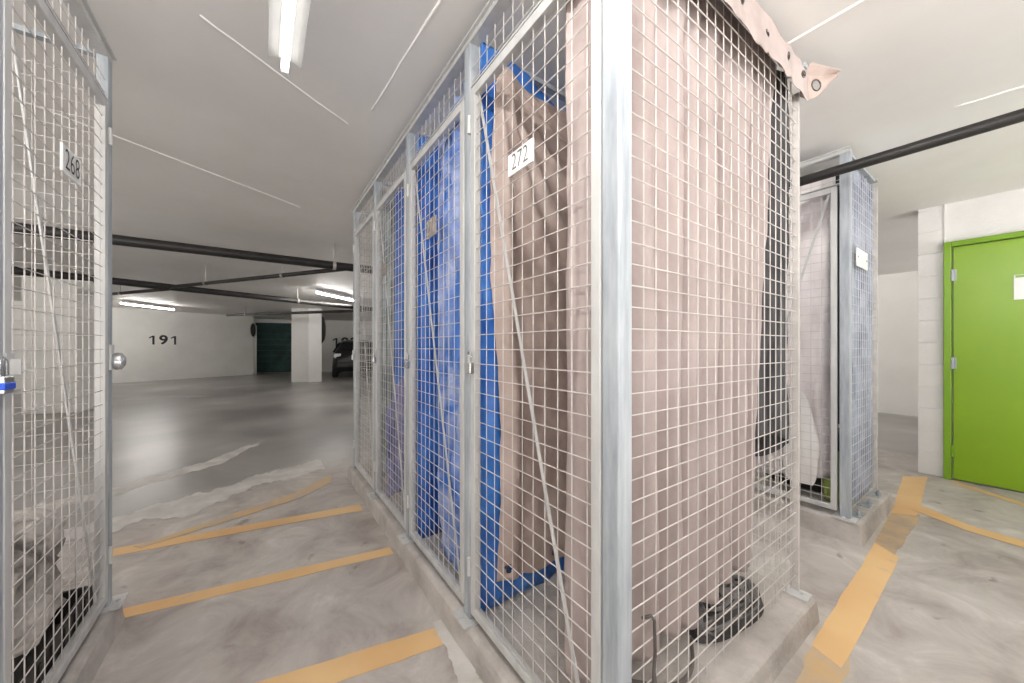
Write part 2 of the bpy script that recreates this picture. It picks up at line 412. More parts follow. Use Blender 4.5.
ribbon('pale_line', [((-2.75, 12.4), (-2.85, 12.3)), ((-.95, 11.2), (-1.05, 11.1))], M['stain'], .0012, edge=.02, seed=13)

# raised plaster seams on the ceiling
def seam(pts, r=.006, seed=0):
    m = MB(); P = []
    for i in range(len(pts) - 1):
        for k in range(8):
            t = k / 8; x, y = lerp(pts[i][0], pts[i + 1][0], t), lerp(pts[i][1], pts[i + 1][1], t)
            P.append((x + .004 * nz(x * 30, y * 30, seed), y + .004 * nz(x * 30, y * 30, seed + 5), CZ))
    P.append((*pts[-1], CZ)); m.path(P, r, 6); m.build('plaster_seam', M['plaster'], ce, smooth=True)
seam([(-1.5, 2.72), (-.743, 3.172), (.287, 3.815)], .007, 1)
seam([(-.197, 1.832), (.203, 2.107), (.408, 2.236)], .005, 2)
seam([(.542, 1.241), (.49, 2.029)], .005, 3)
seam([(1.83, .62), (1.83, .30), (1.85, -1.2)], .007, 4)
seam([(3.051, .206), (3.09, -.05), (3.15, -.8)], .007, 5)

# green door
d1 = bpy.data.objects.new('door_1', None); COL.objects.link(d1); struct(d1)
d1.location = (5.05, .4, 0); OFF['door_1'] = Vector(d1.location)
m = MB(); m.box((5.005, .358, 0), (5.06, .403, 2.115)); m.box((5.005, -.68, 2.07), (5.06, .358, 2.115)); m.box((5.005, -.725, 0), (5.06, -.68, 2.115))
m.build('door_frame', M['green_frame'], d1, bevel=.004)
leaf = MB().box((5.018, -.675, .012), (5.058, .350, 2.062)).build('door_leaf', M['green'], d1, bevel=.004)
for zc in (1.816, 1.037, .257):
    MB().tube((5.006, .354, zc - .05), (5.006, .354, zc + .05), .009, 8).box((5.014, .33, zc - .05), (5.018, .352, zc + .05)).build('hinge', M['galv'] if zc > 1 else M['green_frame'], leaf)
m = MB(); m.box((5.012, -.25, 1.565), (5.018, .037, 1.765)); m.cur = 1
m.box((5.010, -.24, 1.742), (5.0125, .03, 1.762))
m.build('door_sign', [M['white_plate'], M['green_frame']], leaf)
MB().tube((5.018, -.60, 1.0), (4.965, -.60, 1.0), .012, 8).tube((4.968, -.605, 1.0), (4.968, -.47, 1.0), .01, 8).build('door_handle', M['chrome'], leaf, smooth=True)

# ------------------------------------------------------------------ fluorescent strip lights, visible ones and added fill ones
def strip_light(c, direction, length, label, z=2.345, mat='tube'):
    d = Vector(direction).normalized(); rot = math.atan2(-d.x, d.y)
    t = thing('strip_light', (c[0], c[1], z), label, 'light', 'fluorescent strip lights', rot)
    h = length / 2
    m = MB(); m.box((-.022, -h, .018), (.022, h, .055)); m.build('housing', M['lamp_white'], t, bevel=.004, local=True)
    for sx in (-1, 1):
        m = MB(); m.add([(sx * .018, -h, .022), (sx * .058, -h, .002), (sx * .058, h, .002), (sx * .018, h, .022), (sx * .018, -h, .026), (sx * .059, -h, .006), (sx * .059, h, .006), (sx * .018, h, .026)],
                        [(0, 1, 2, 3), (7, 6, 5, 4), (0, 4, 5, 1), (1, 5, 6, 2), (2, 6, 7, 3), (3, 7, 4, 0)])
        m.build('reflector', M['lamp_wing'], t, local=True)
        MB().box((-.014, sx * (h + .012) - .012, -.034), (.014, sx * (h + .012) + .012, .03)).build('lamp_holder', M['lamp_white'], t, bevel=.003, local=True)
        MB().tube((0, sx * h * .7, .05), (0, sx * h * .7, CZ - z), .005, 6).build('hanger_rod', M['pipe_grey'], t, local=True)
    MB().tube((0, -h, -.018), (0, h, -.018), .014, 10, caps=False).build('tube', M[mat], t, local=True, smooth=True)
strip_light((.077, 1.13), (0, 1), 1.22, 'fluorescent strip light hung over the aisle between the mesh lockers', mat='dim_tube')
strip_light((.077, -.16), (0, 1), 1.22, 'added unseen strip light right above the camera, end to end with the aisle light', mat='overhead_fill_tube')  # added out of view to light the locker fronts and cast wire shadows
strip_light((1.43, 9.28), (.70, .714), 1.33, 'fluorescent strip light far off beside the end of the locker row', 2.38)
strip_light((-2.72, 14.72), (.53, .85), 1.62, 'fluorescent strip light above the wall numbered 191', 2.38)
strip_light((3.5, -1.7), (0, 1), 1.22, 'added fill strip light outside the frame before the green door')  # added out of view to brighten the right-hand side
strip_light((2.42, 1.95), (0, 1), 1.22, 'added hidden strip light in the aisle behind the long locker row', mat='fill_tube')  # hidden lamp added to light the pale tarp in the small block
strip_light((7.0, 3.2), (0, 1), 1.22, 'added hidden strip light beyond the small locker block')  # unseen fill lamp added for the space at the right back
strip_light((2.6, 6.6), (.70, .714), 1.22, 'added fill strip light hidden past the long locker row')  # extra fill lamp, kept out of sight by the lockers
strip_light((-3.2, -1.0), (0, 1), 1.22, 'added unseen strip light left of the camera behind the lone locker')  # added off to the left as unseen fill
strip_light((-7.0, 12.2), (.53, .85), 1.22, 'added unseen strip light over the far left bay', mat='fill_tube')  # added outside the view to brighten the far wall
strip_light((3.5, 12.0), (.70, .714), 1.22, 'added hidden strip light before the parked car', mat='fill_tube')  # fill lamp added behind the lockers so the far walls read brighter
strip_light((-3.0, 3.0), (0, 1), 1.22, 'added unseen strip light left of the lone locker', mat='fill_tube')  # added off-screen for more light on the left ceiling
strip_light((-2.6, 5.0), (0, 1), 1.22, 'added unseen strip light at the mouth of the driveway', mat='fill_tube')  # another off-screen lamp added for the left ceiling
strip_light((-5.2, 8.0), (.53, .85), 1.22, 'added unseen strip light far left over the driveway')  # unseen fill added for the distant floor and ceiling

# ------------------------------------------------------------------ pipes
def pipe(p, q, r, label, cat='pipe', clamps=(), mat=None, ext=(0, 0)):
    p, q = Vector(p), Vector(q); d = (q - p).normalized(); p = p - d * ext[0]; q = q + d * ext[1]
    t = thing('sprinkler_pipe', tuple(p), label, cat, 'black ceiling pipes')
    MB().tube(p, q, r, 16).build('pipe_run', mat or M['black_pipe'], t, smooth=False).data.polygons.foreach_set('use_smooth', [True] * 16 + [False] * 2)
    for k in clamps:
        c = p + (q - p) * k
        m = MB(); m.tube(c - d * .018, c + d * .018, r + .006, 16); m.build('clamp', M['pipe_grey'], t)
        MB().tube(c + Vector((0, 0, r)), (c.x, c.y, CZ), .006, 6).build('hanger_rod', M['pipe_grey'], t)
    return t
pipe((-1.15, 4.95, 2.2), (.96, 4.94, 2.2), .05, 'thick black pipe crossing under the ceiling, the nearest on the left', clamps=(.02, .64), ext=(6.5, 4.5))
pipe((-1.886, 8.056, 2.2), (1.901, 9.783, 2.2), .055, 'thick black pipe running slanted behind the nearest ceiling pipe', clamps=(.62,), ext=(6, 4))
pipe((-1.081, 7.948, 2.19), (.80, 5.13, 2.19), .028, 'thin black pipe joining the two thick ceiling pipes', clamps=(.25, .7), ext=(.35, .15))
pipe((-2.365, 10.044, 2.2), (-1.34, 8.603, 2.2), .028, 'short thin black pipe branching off beyond the slanted pipe', clamps=(.5,), ext=(1.5, .3))
pipe((-.914, 14.532, 2.2), (2.112, 10.87, 2.2), .04, 'thin black pipe far off in front of the white column', clamps=(.1,), ext=(0, 3))
pipe((2.72, .786, 2.2), (2.74, -.006, 2.2), .028, 'black pipe at the right passing in front of the small locker block', clamps=(.2, .7), ext=(4, 3))

# ------------------------------------------------------------------ mesh lockers
PITCH = .0555; RW = .0017
def mesh_panel(m, axis, c, a0, a1, z0, z1, astart, zstart=2.281, front=-1, vtop=None, rw=RW):
    """welded wire panel: axis 'x' = panel in the plane y=c running along x, 'y' = plane x=c running along y"""
    P = (lambda a, z, o: (a, c + o, z)) if axis == 'x' else (lambda a, z, o: (c + o, a, z))
    a = astart - PITCH * math.ceil((astart - a0) / PITCH)
    while a <= a1:
        if a >= a0: m.tube(P(a, z0, -front * rw), P(a, vtop or z1, -front * rw), rw, 6)
        a += PITCH
    z = zstart - PITCH * math.ceil((zstart - z0) / PITCH)
    while z <= z1:
        if z >= z0: m.tube(P(a0, z, front * rw), P(a1, z, front * rw), rw, 6)
        z += PITCH
    return m

def padlock(x, y, z, sx, label, band=False, tilt=0):
    t = thing('padlock', (x, y, z), label, 'padlock', 'padlocks on the locker doors')
    m = MB(); m.box((-.010, -.021, -.058), (.010, .021, -.014))
    m.build('lock_body', M['chrome'], t, bevel=.004, local=True)
    pts = [(0, -.014, -.018)] + [(0, -.014 * math.cos(a), .014 + .014 * math.sin(a)) for a in [math.pi * k / 8 for k in range(9)]] + [(0, .014, -.018)]
    MB().path(pts, .0035, 8).build('shackle', M['chrome'], t, smooth=True, local=True)
    if band: MB().box((-.012, -.0235, -.048), (.012, .0235, -.030)).build('band', M['blue_band'], t, bevel=.003, local=True, label='blue plastic band')
    t.rotation_euler = (tilt, 0, 0)
    return t

def locker(x0, y0, y1, sx, depth, label, number=None, numpos=None, nummat=('white_plate', 'ink_grey'), hinge_low=True, panels=(), astart=None, brace=True, posts=(0, 1), zb=.10, plate_size=(.13, .07), rear=True, transom=True, feet=(0, 1), gap=.005, sill=0):
    """front in the plane x=x0 (facing -sx), going back by depth along sx; y0..y1 are the near faces of its two posts"""
    t = thing('storage_locker', (x0, y0, zb), label, 'locker', 'steel mesh storage lockers')
    X = lambda d: x0 + sx * d
    pw = .05
    def bx(m, d0, ya, za, d1, yb, zb_):
        a, b = sorted((X(d0), X(d1))); m.box((a, ya, za), (b, yb, zb_)); return m
    for i, yp in enumerate((y0, y1)):
        if i in posts:
            bx(MB(), 0, yp, zb, .05 if sx > 0 else .036, yp + pw, 2.38).build('post', M['galv'], t, bevel=.004)
        if i in feet:
            m = MB(); bx(m, -.04, yp - .03, zb, .055, yp + pw + .03, zb + .007)
            m.tube((X(-.022), yp + pw / 2, zb), (X(-.022), yp + pw / 2, zb + .018), .008, 6); m.build('base_plate', M['frame'], t)
    ys = y0 if 0 in posts else y0 + pw
    m = MB(); bx(m, 0, ys, 2.38, .045, y1 + pw, 2.405); bx(m, -.012, ys, 2.40, .045, y1 + pw, 2.408); m.build('head_rail', M['frame'], t)
    m = MB()
    for yp in ((y0, y1) if 1 in posts and 0 in posts else (y1,)):
        bx(m, .045, yp + (.03 if yp == .53 else .01), 2.38, depth - .03, yp + (.05 if yp == .53 else .04), 2.40)
    bx(m, depth - .03, ys, 2.38, depth, y1 + pw, 2.40); m.build('top_rail', M['galv'], t)
    ya, yb = y0 + pw, y1
    st = astart if astart is not None else ya + .055
    if transom:
        m = MB(); mesh_panel(m, 'y', X(.012), ya, yb, 2.20, 2.30, st, front=-sx, vtop=2.335); m.build('transom_mesh', M['wire'], t)
        m = MB(); bx(m, .002, ya, 2.197, .03, yb, 2.203); m.build('transom_rail', M['frame'], t)
    # door
    g = gap; w = .03
    m = MB()
    bx(m, 0, ya + g, zb + .035, .028, ya + g + w, 2.19); bx(m, 0, yb - g - w, zb + .035, .028, yb - g, 2.19)
    bx(m, 0, ya + g + w, zb + .035, .028, yb - g - w, zb + .065); bx(m, 0, ya + g + w, 2.155, .028, yb - g - w, 2.19)
    door = m.build('door', M['frame'], t, bevel=.002)
    m = MB(); mesh_panel(m, 'y', X(.010), ya + g + w - .01, yb - g - w + .01, zb + .05, 2.17, st, front=-sx); m.build('mesh_panel', M['wire'], door)
    if brace:
        p, q = Vector((X(.020), yb - g - w - .002, 2.16)), Vector((X(.020), ya + g + w + .03, zb + .06))
        if brace == 2: p.y, q.y = ya + g + w + .01, yb - g - w - .02
        MB().quadbar(p, q, (0, 1, 0), .013, .004).build('brace', M['frame'], door)
    hy = yb - g + .002 if brace != 3 else ya + g
    for zz in (2.05, .32):
        MB().tube((X(-.006), hy, zz - .035), (X(-.006), hy, zz + .035), .007, 8).build('hinge', M['frame'], door)
    m = MB(); ly = yb - g - w / 2 if sx > 0 else ya + g + w / 2
    bx(m, -.004, ly - .018, 1.085, 0, ly + .018, 1.165); bx(m, -.02, ly - .003, 1.11, 0, ly + .003, 1.15); m.build('hasp', M['frame'], door, bevel=.001)
    if numpos:
        yc, zc = numpos; m = MB(); pwid, ph = plate_size
        bx(m, -.003, yc - pwid / 2, zc - ph / 2, .003, yc + pwid / 2, zc + ph / 2); m.cur = 1
        if number: m.text(number, (X(-.003), yc, zc), (0, -sx, 0), (0, 0, 1), ph * 1.08, -.008, .0012, narrow=.80)
        else:
            for dy in (-1, 1): m.tube((X(-.003), yc + dy * pwid * .38, zc), (X(-.0045), yc + dy * pwid * .38, zc), .004, 8)
        m.build('number_plate', [M[nummat[0]], M[nummat[1]]], door)
    for p in panels: p(t, X)
    if rear:
        m = MB(); mesh_panel(m, 'y', X(depth), max(ys, y0 + .05), y1 + pw, zb + .03, 2.30, st, front=sx); m.build('rear_mesh', M['wire'], t)
        bx(MB(), depth - .03, y1 + .01, zb, depth, y1 + .04, 2.38).build('rear_post', M['galv'], t)
    return t

def side_panel(y, front=-1, name='partition_mesh', d0=.05, d1=1.26, a=.7205, z0=.13, z1=2.29, edge=False, nub=False, vtop=None, rw=RW):
    def f(t, X):
        a0, a1 = sorted((X(d0), X(d1)))
        m = MB(); mesh_panel(m, 'x', y, a0, a1, z0, z1, a, front=front, vtop=vtop, rw=rw)
        if edge: m.box((a1 - .004, y - .012, .105), (a1 + .012, y + .012, 2.30))
        m.build(name, M['wire'], t)
        if nub:
            m = MB(); m.box((a1 - .055, y - .055, .10), (a1 + .018, y + .03, .107)); m.tube((a1 - .015, y - .03, .10), (a1 - .015, y - .03, .118), .008, 6); m.build('base_plate', M['frame'], t)
            for k, zz in enumerate((2.12, 1.61, 1.10, .60)):
                MB().box((a0 - .006, y - .014, zz - .008), (a0 + .006, y - .004, zz + .008)).build('mesh_clip', M['dark_metal'], t)
    return f

# concrete plinths
def plinth(x0, x1, y0, y1, h, label, seed=0):
    m = MB(); n = 40
    def edge(k): return .006 * nz(k * 3.3, seed, 1.7)
    ring0, ring1 = [], []
    pts = []
    def seg(p, q):
        L = max(2, int(math.dist(p, q) / .06))
        for i in range(L):
            t = i / L; pts.append((lerp(p[0], q[0], t), lerp(p[1], q[1], t)))
    seg((x0, y0), (x1, y0)); seg((x1, y0), (x1, y1)); seg((x1, y1), (x0, y1)); seg((x0, y1), (x0, y0))
    cx, cy = (x0 + x1) / 2, (y0 + y1) / 2
    def off(p, z, out):
        k = nz(p[0] * 5, p[1] * 5, z * 9 + seed) * .006 + out
        ex = -1 if p[0] <= x0 + 1e-6 else (1 if p[0] >= x1 - 1e-6 else 0); ey = -1 if p[1] <= y0 + 1e-6 else (1 if p[1] >= y1 - 1e-6 else 0)
        return (p[0] + ex * k, p[1] + ey * k, z)
    rings = [[off(p, z, o) for p in pts] for z, o in ((-.002, .006), (.03, .002), (h * .62, .0), (h - .012, -.004), (h - .003, -.010), (h, -.022))]
    m.loft(rings)
    o = m.build('concrete_plinth', M['kerb'], smooth=False)
    return tag(o, label, 'plinth', 'concrete plinths under the lockers')
plinth(.640, 1.955, .505, 3.49, .10, 'long low concrete plinth under the row of four mesh lockers', 1)
plinth(-1.85, -.495, 1.40, 2.235, .10, 'low concrete plinth under the mesh locker at the left edge', 2)
plinth(2.905, 3.775, .545, 2.9, .12, 'short concrete plinth under the small locker block near the yellow line', 3)

YP = [.53 + .715 * k for k in range(5)]
locker(.67, YP[0], YP[1], 1, 1.26, 'nearest mesh locker of the long row, number plate 272, brown tarp inside', '272', (.910, 1.776), astart=.638,
       panels=(side_panel(.575, -1, 'side_mesh', d1=1.265, edge=True, nub=True, vtop=2.335, rw=.0019), side_panel(YP[1] + .025, d1=1.25)), feet=(1,))
locker(.67, YP[1], YP[2], 1, 1.26, 'second mesh locker of the long row, lined with a bright blue tarp', '271', (1.635, 1.757), ('brown_plate', 'ink_white'), astart=.638 + .715,
       panels=(side_panel(YP[2] + .025, d1=1.25),), posts=(1,), feet=(1,), plate_size=(.11, .09))
locker(.67, YP[2], YP[3], 1, 1.26, 'third mesh locker of the long row, grey green and blue cloths inside', None, (2.45, 1.70), ('brown_plate', 'ink_grey'), astart=.638 + 1.43,
       panels=(side_panel(YP[3] + .025, d1=1.25),), posts=(1,), feet=(1,), plate_size=(.09, .08))
locker(.67, YP[3], YP[4], 1, 1.26, 'empty mesh locker at the far end of the long row', None, None, astart=.638 + 2.145,
       panels=(side_panel(YP[4] + .025, d1=1.25),), posts=(1,), feet=())
locker(-.52, 1.385, 2.165, -1, 1.29, 'mesh locker at the left edge of the photo, number plate 268', '268', (1.812, 1.783), ('white_plate', 'ink'), astart=1.508,
       panels=(side_panel(2.19, 1, 'partition_mesh', d1=1.28, a=-.56),), brace=2, plate_size=(.14, .088), feet=(1,))
m_sp = lambda t, X: None
def second_side(t, X):
    m = MB(); mesh_panel(m, 'x', .612, 2.985, 3.665, .16, 2.33, 3.03, front=-1); m.box((3.66, .602, .125), (3.676, .628, 2.34)); m.build('side_mesh', M['wire'], t)
    m = MB(); m.box((3.10, .602, 1.70), (3.38, .607, 1.815)); m.cur = 1
    m.tube((3.13, .602, 1.76), (3.13, .600, 1.76), .006, 8).tube((3.35, .602, 1.76), (3.35, .600, 1.76), .006, 8)
    m.build('side_sign', [M['white_plate'], M['ink_grey']], t, label='blank white plate wired to the side mesh')
    for xx in (3.06, 3.32, 3.58):
        MB().box((xx - .05, .57, .12), (xx + .05, .66, .126)).tube((xx, .585, .12), (xx, .585, .165), .007, 6).tube((xx, .585, .135), (xx, .585, .15), .013, 6).build('anchor_bolt', M['galv'], t)
locker(2.945, .602, 1.32, 1, .73, 'mesh locker of the small right block with a pale tarp behind its door', None, None, zb=.12, panels=(second_side, side_panel(1.345, d1=.72, a=3.0)), feet=(0,), brace=2, gap=.012, astart=.74)
locker(2.945, 1.32, 2.04, 1, .73, 'mesh locker of the small right block hidden behind the pale tarp locker', None, None, zb=.12, panels=(side_panel(2.065, d1=.72, a=3.0),), posts=(1,), feet=())

padlock(.655, 1.222, 1.135, 1, 'silver padlock hanging on the door of locker 272')
padlock(.655, 1.936, 1.12, 1, 'silver padlock hanging askew on the blue tarp locker door', tilt=.35)
padlock(.655, 2.652, 1.125, 1, 'small silver padlock hanging on the third locker of the long row')
padlock(.655, 3.366, 1.125, 1, 'small silver padlock on the farthest locker of the long row')
padlock(-.510, 1.405, 1.125, -1, 'silver padlock with a blue band on the locker at the left edge', band=True)
# round knob-shaped lock at the other side of locker 268
t = thing('disc_lock', (-.515, 2.185, 1.13), 'round steel lock on the far post of locker 268', 'padlock')
m = MB(); n = 12
rings = []
for d, r in ((0, .022), (.012, .028), (.03, .026), (.04, .014)):
    rings.append([(d - .0, r * math.cos(2 * math.pi * k / n) * .75, -.01 + r * 1.3 * math.sin(2 * math.pi * k / n)) for k in range(n)])
m.loft(rings); m.build('lock_body', M['chrome'], t, smooth=True, local=True)
MB().box((-.004, -.02, -.045), (.003, .02, .06)).build('lock_plate', M['frame'], t, local=True)

# ------------------------------------------------------------------ tarps and the goods inside
def cloth(name, mat, pts, ztop, zbot, folds, amp, label, cat='tarp', group=None, nu=110, nv=60, seed=0, top_amp=1.0, parent=None, wave=.012, lean=None, hem=.0, loc=None):
    f_top = ztop if callable(ztop) else (lambda u: ztop)
    f_bot = zbot if callable(zbot) else (lambda u: zbot)
    def fn(u, v):
        p, nrm, T = along(pts, u)
        z = lerp(f_bot(u), f_top(u), v)
        ph = u * folds * 2 * math.pi + 2.2 * nz(u * folds * .55, v * .9 + seed, seed)
        a = amp * (.45 + .9 * abs(nz(u * 3.1 + seed, 4.2, v * .7))) * lerp(1, top_amp, v)
        s = math.sin(ph); s = s * (1.25 - .25 * s * s)
        d = a * s + wave * nz(u * 9 + seed, v * 7, 2.2) + wave * .5 * nz(u * 25, v * 21, seed)
        if lean: d += lean(u, v)
        q = p + nrm * d
        return (q.x, q.y, z)
    m = MB(); m.grid(fn, nu, nv)
    o = m.build(name, mat, parent, smooth=True, solid=.003)
    if parent is None:
        tag(o, label, cat, group)
    return o, fn

# taupe tarp pulled round the near corner of locker 272, with its folded-over top edge
tp = thing('side_tarp', (.72, .62, .10), 'pale taupe tarp pleated behind the side mesh of locker 272, folded over its top', 'tarp')
def side_bot(u): return .235 + .03 * nz(u * 7, 1) + .06 * sm((u - .5) * 5)
def side_lean(u, v): return 0
m = MB()
side_pts = [(.722, .765), (.722, .70), (.735, .635), (.80, .642), (1.85, .642)]
def side_fn(u, v):
    p, nrm, T = along(side_pts, u)
    z = lerp(side_bot(u), 2.395, v)
    k = sm((u - .12) / .12)
    ph = u * 62 + 2.6 * nz(u * 8.2, v * 1.1, 3.3)
    a = .052 * (.42 + 1.0 * abs(nz(u * 4.1, 4.2, v * .6)))
    s = math.sin(ph); d = a * (s * (1.2 - .2 * s * s) + .55) * k + .006 * nz(u * 30, v * 16, 2) + .010 * nz(u * 11, v * 5, 8)
    if k < 1: d += (1 - k) * .012 * nz(u * 40, v * 4, 6)
    e = (u - .80) / .2
    q = p + nrm * d
    x, y = q.x, max(q.y, .592)
    if u > .8: x -= .24 * sm(e) * (1 - v) * (1 - .3 * v)
    if p.y > .66: x = max(q.x, .709)
    t = sm((v - .90) / .10)
    if p.y < .66: y = lerp(y, .615, t)
    z += .018 * t
    return (x, y, z)
m.grid(side_fn, 190, 90)
body = m.build('tarp_sheet', M['taupe'], tp, smooth=True, solid=.003)
# the overhanging flap with eyelets
holes = [.12, .30, .48, .66, .81, .945]
FX0, FX1 = .74, 1.955
def flap_fn(u, v):
    # v 0: on top of the rail inside, 1: lower free edge outside
    x = lerp(FX0, FX1, u)
    wob = nz(u * 9, 3.3) ; saw = .5 + .5 * math.sin(u * 2 * math.pi * 5.4 + 1.2 * wob)
    drop = .138 + .024 * saw + .016 * nz(u * 17, 5)
    k = sm(v / .25)
    y = lerp(.61, .545, k) - (.004 + .012 * saw) * max(0, v - .2) + .010 * nz(u * 14, v * 3)
    z = 2.415 + .012 * math.sin(min(v / .25, 1) * math.pi) - drop * max(0, (v - .22) / .78) + .004 * nz(u * 20, v * 5)
    return (x, y, z)
def in_hole(u, v, g=.011):
    p = Vector(flap_fn(u, v))
    return any((p - Vector(flap_fn(h, .58))).length < g for h in holes)
m = MB(); m.grid(flap_fn, 200, 22, skip=in_hole)
flap = m.build('overhang_flap', M['taupe'], tp, smooth=True, solid=.002)
for h in holes:
    c = Vector(flap_fn(h, .58)); n_ = (Vector(flap_fn(h + .004, .58)) - c).cross(Vector(flap_fn(h, .62)) - c)
    MB().ring(c, n_, .013, .0028, 18, 6).build('eyelet', M['dark_metal'], flap, smooth=True)
# loose corner sticking out past the end of the mesh
cc = Vector((2.02, .535, 2.345))
def corner_fn(u, v):
    a = Vector((1.93, .557, lerp(2.275, 2.405, v))); b = Vector((2.105, .50, lerp(2.375, 2.415, v)))
    p = a.lerp(b, u); p.y -= .03 * math.sin(v * math.pi) * u; p.z -= .035 * math.sin(u * math.pi) * (1 - v)
    if v > .75: p.y -= (v - .75) * .16; p.z -= (v - .75) * .02
    return p
hc = Vector(corner_fn(.42, .42))
m = MB(); m.grid(corner_fn, 48, 36, skip=lambda u, v: (Vector(corner_fn(u, v)) - hc).length < .022)
loose = m.build('loose_corner', M['brown'], tp, smooth=True, solid=.002)  # brown rather than taupe: shade of the underside put into the colour
n_ = (Vector(corner_fn(.45, .42)) - hc).cross(Vector(corner_fn(.42, .46)) - hc)
MB().ring(hc, n_, .0235, .003, 20, 6).build('eyelet', M['dark_metal'], loose, smooth=True)

# charcoal cloth at the back corner behind the side mesh
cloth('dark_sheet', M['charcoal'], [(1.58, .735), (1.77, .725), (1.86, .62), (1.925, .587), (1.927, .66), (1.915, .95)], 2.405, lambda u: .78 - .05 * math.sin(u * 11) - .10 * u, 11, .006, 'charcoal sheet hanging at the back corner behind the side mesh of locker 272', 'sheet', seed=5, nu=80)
cloth('pale_sheet', M['pink'], [(1.56, .78), (1.80, .77), (1.90, .775)], .86, lambda u: .13, 5, .010, 'pale cloth under the charcoal sheet at the back corner of locker 272', 'sheet', seed=6, nu=50, nv=30)

# brown tarp and the blue tarp behind it, on the partition of locker 272
cloth('blue_tarp', M['blue'], [(.70, 1.225), (1.16, 1.245), (1.9, 1.25)], lambda u: 2.39 - .02 * u - .16 * sm((u - .12) * 2.4), lambda u: .125 + .02 * nz(u * 9, 2), 9, .008, 'blue tarp hung on the partition behind the brown tarp in locker 272', seed=11, top_amp=.5)
def brown_fn(u, v):
    x = lerp(.765 + .02 * math.sin(v * 7) - .012 * v, 1.62, u)
    top = 2.265 - .03 * u + .05 * math.exp(-u * 9)
    bot = .245 - .09 * u + .012 * math.sin(u * 19)
    z = lerp(bot, top, v)
    # creases fanning out from the gathered top corner
    dx, dz = x - .77, 2.30 - z
    r = math.hypot(dx, dz) + .02; ang = math.atan2(dx, dz)
    fan = math.sin(ang * 26 + 1.5 * nz(ang * 4, r * 1.2)) * .024 * min(1, r * 2.2) * math.exp(-r * 1.3)
    edge = .035 * math.exp(-((u - .07) / .05) ** 2)
    y = 1.205 - fan - edge - .02 * abs(nz(x * 3, z * 2.2, 4)) + .010 * nz(x * 16, z * 12, 7)
    return (x, min(y, 1.222), z)
bh = [.05, .36, .62, .86]
def bhole(u, v):
    p = Vector(brown_fn(u, v)); return any((p - Vector(brown_fn(h, .022))).length < .014 for h in bh)
m = MB(); m.grid(brown_fn, 120, 150, skip=bhole)
bt = m.build('brown_tarp', M['brown'], None, smooth=True, solid=.003); tag(bt, 'brown tarp with eyelets along its hem, hung inside locker 272', 'tarp')
for h in bh:
    c = Vector(brown_fn(h, .022)); MB().ring(c + Vector((0, -.003, 0)), (0, 1, 0), .015, .003, 16, 6).build('eyelet', M['dark_metal'], bt, smooth=True)

# black netting heap, cable and wire on the plinth
def heap_fn(u, v):
    th = u * 2 * math.pi; r = 1 - v
    rr = r * (1 + .22 * nz(math.cos(th) * 1.3, math.sin(th) * 1.3, 3))
    z = .104 + .10 * (1 - r * r) * (1 + .5 * nz(math.cos(th) * r * 2.2, math.sin(th) * r * 2.2, 7)) + .012 * nz(math.cos(th) * r * 9, math.sin(th) * r * 9, 1) * (1 - r)
    return (1.55 + .26 * rr * math.cos(th), .69 + .085 * rr * math.sin(th), max(.104 + (z - .104) * 1.15, .103))
m = MB(); m.grid(heap_fn, 54, 16)
hp = m.build('netting_heap', M['net'], smooth=True); tag(hp, 'heap of black webbing lying on the plinth behind the side mesh', 'netting')
m = MB()
for k in range(16):
    u0 = k / 16; pts = [Vector(heap_fn(u0 + .12 * math.sin(j * .6 + k), j / 14)) + Vector((0, 0, .004)) for j in range(1, 14)]
    m.path(pts, .0055, 5)
for k in range(5):
    v0 = .15 + .15 * k; m.path([Vector(heap_fn(j / 30, v0 + .03 * math.sin(j))) + Vector((0, 0, .005)) for j in range(30)], .005, 5, True)
m.build('webbing', M['webbing'], hp, smooth=True)
m = MB()
m.path([(lerp(.78, 1.27, t), .70 + .05 * math.sin(t * 7) - .05 * t, .122 + .012 * math.sin(t * 9)) for t in [k / 30 for k in range(31)]], .007, 6)
tag(m.build('cable', M['cable'], smooth=True), 'dark cable lying across the plinth inside locker 272', 'cable')
m = MB()
m.path([(.845, .590, .445), (.852, .569, .462), (.864, .566, .445), (.868, .567, .36), (.862, .568, .28), (.872, .567, .20), (.868, .57, .108)], .005, 6)
m.path([(.868, .567, .30), (.878, .566, .22), (.884, .567, .15), (.880, .57, .108)], .003, 6)
tag(m.build('twisted_wire', M['cable'], smooth=True), 'twisted dark wire hooked on the side mesh near the corner post', 'wire')

# locker two: blue tarps
cloth('blue_tarp', M['blue_pale'], [(.722, 1.335), (.73, 1.50), (.75, 1.66), (.79, 1.80), (.98, 1.915)], 2.30, lambda u: .17 - .06 * u, 6, .022, 'blue tarp with scuffs and painted sheen bulging against the mesh door of the second locker', seed=21, wave=.035)
cloth('blue_tarp', M['blue'], [(.70, 1.935), (1.1, 1.935), (1.88, 1.94)], 2.37, .105, 12, .012, 'plain blue tarp against the far partition of the second locker', seed=22)
# locker three
cloth('cloth_drape', M['sage'], [(.69, 2.615), (.785, 2.645), (.86, 2.655)], 2.30, .25, 4, .008, 'grey green cloth hung at the far side of the third locker', 'cloth', seed=31, nu=60)
cloth('blue_tarp', M['blue'], [(.775, 2.60), (.90, 2.61), (1.4, 2.63)], 2.34, .45, 8, .012, 'dark blue tarp hung in folds in the third locker', seed=32, nu=90)
cloth('cloth_drape', M['lilac'], [(.70, 2.50), (.76, 2.56), (1.1, 2.585)], lambda u: .70 + .75 * u, .14, 5, .016, 'lilac cloth filling the lower part of the third locker', 'cloth', seed=33, nu=80, nv=40, wave=.02)

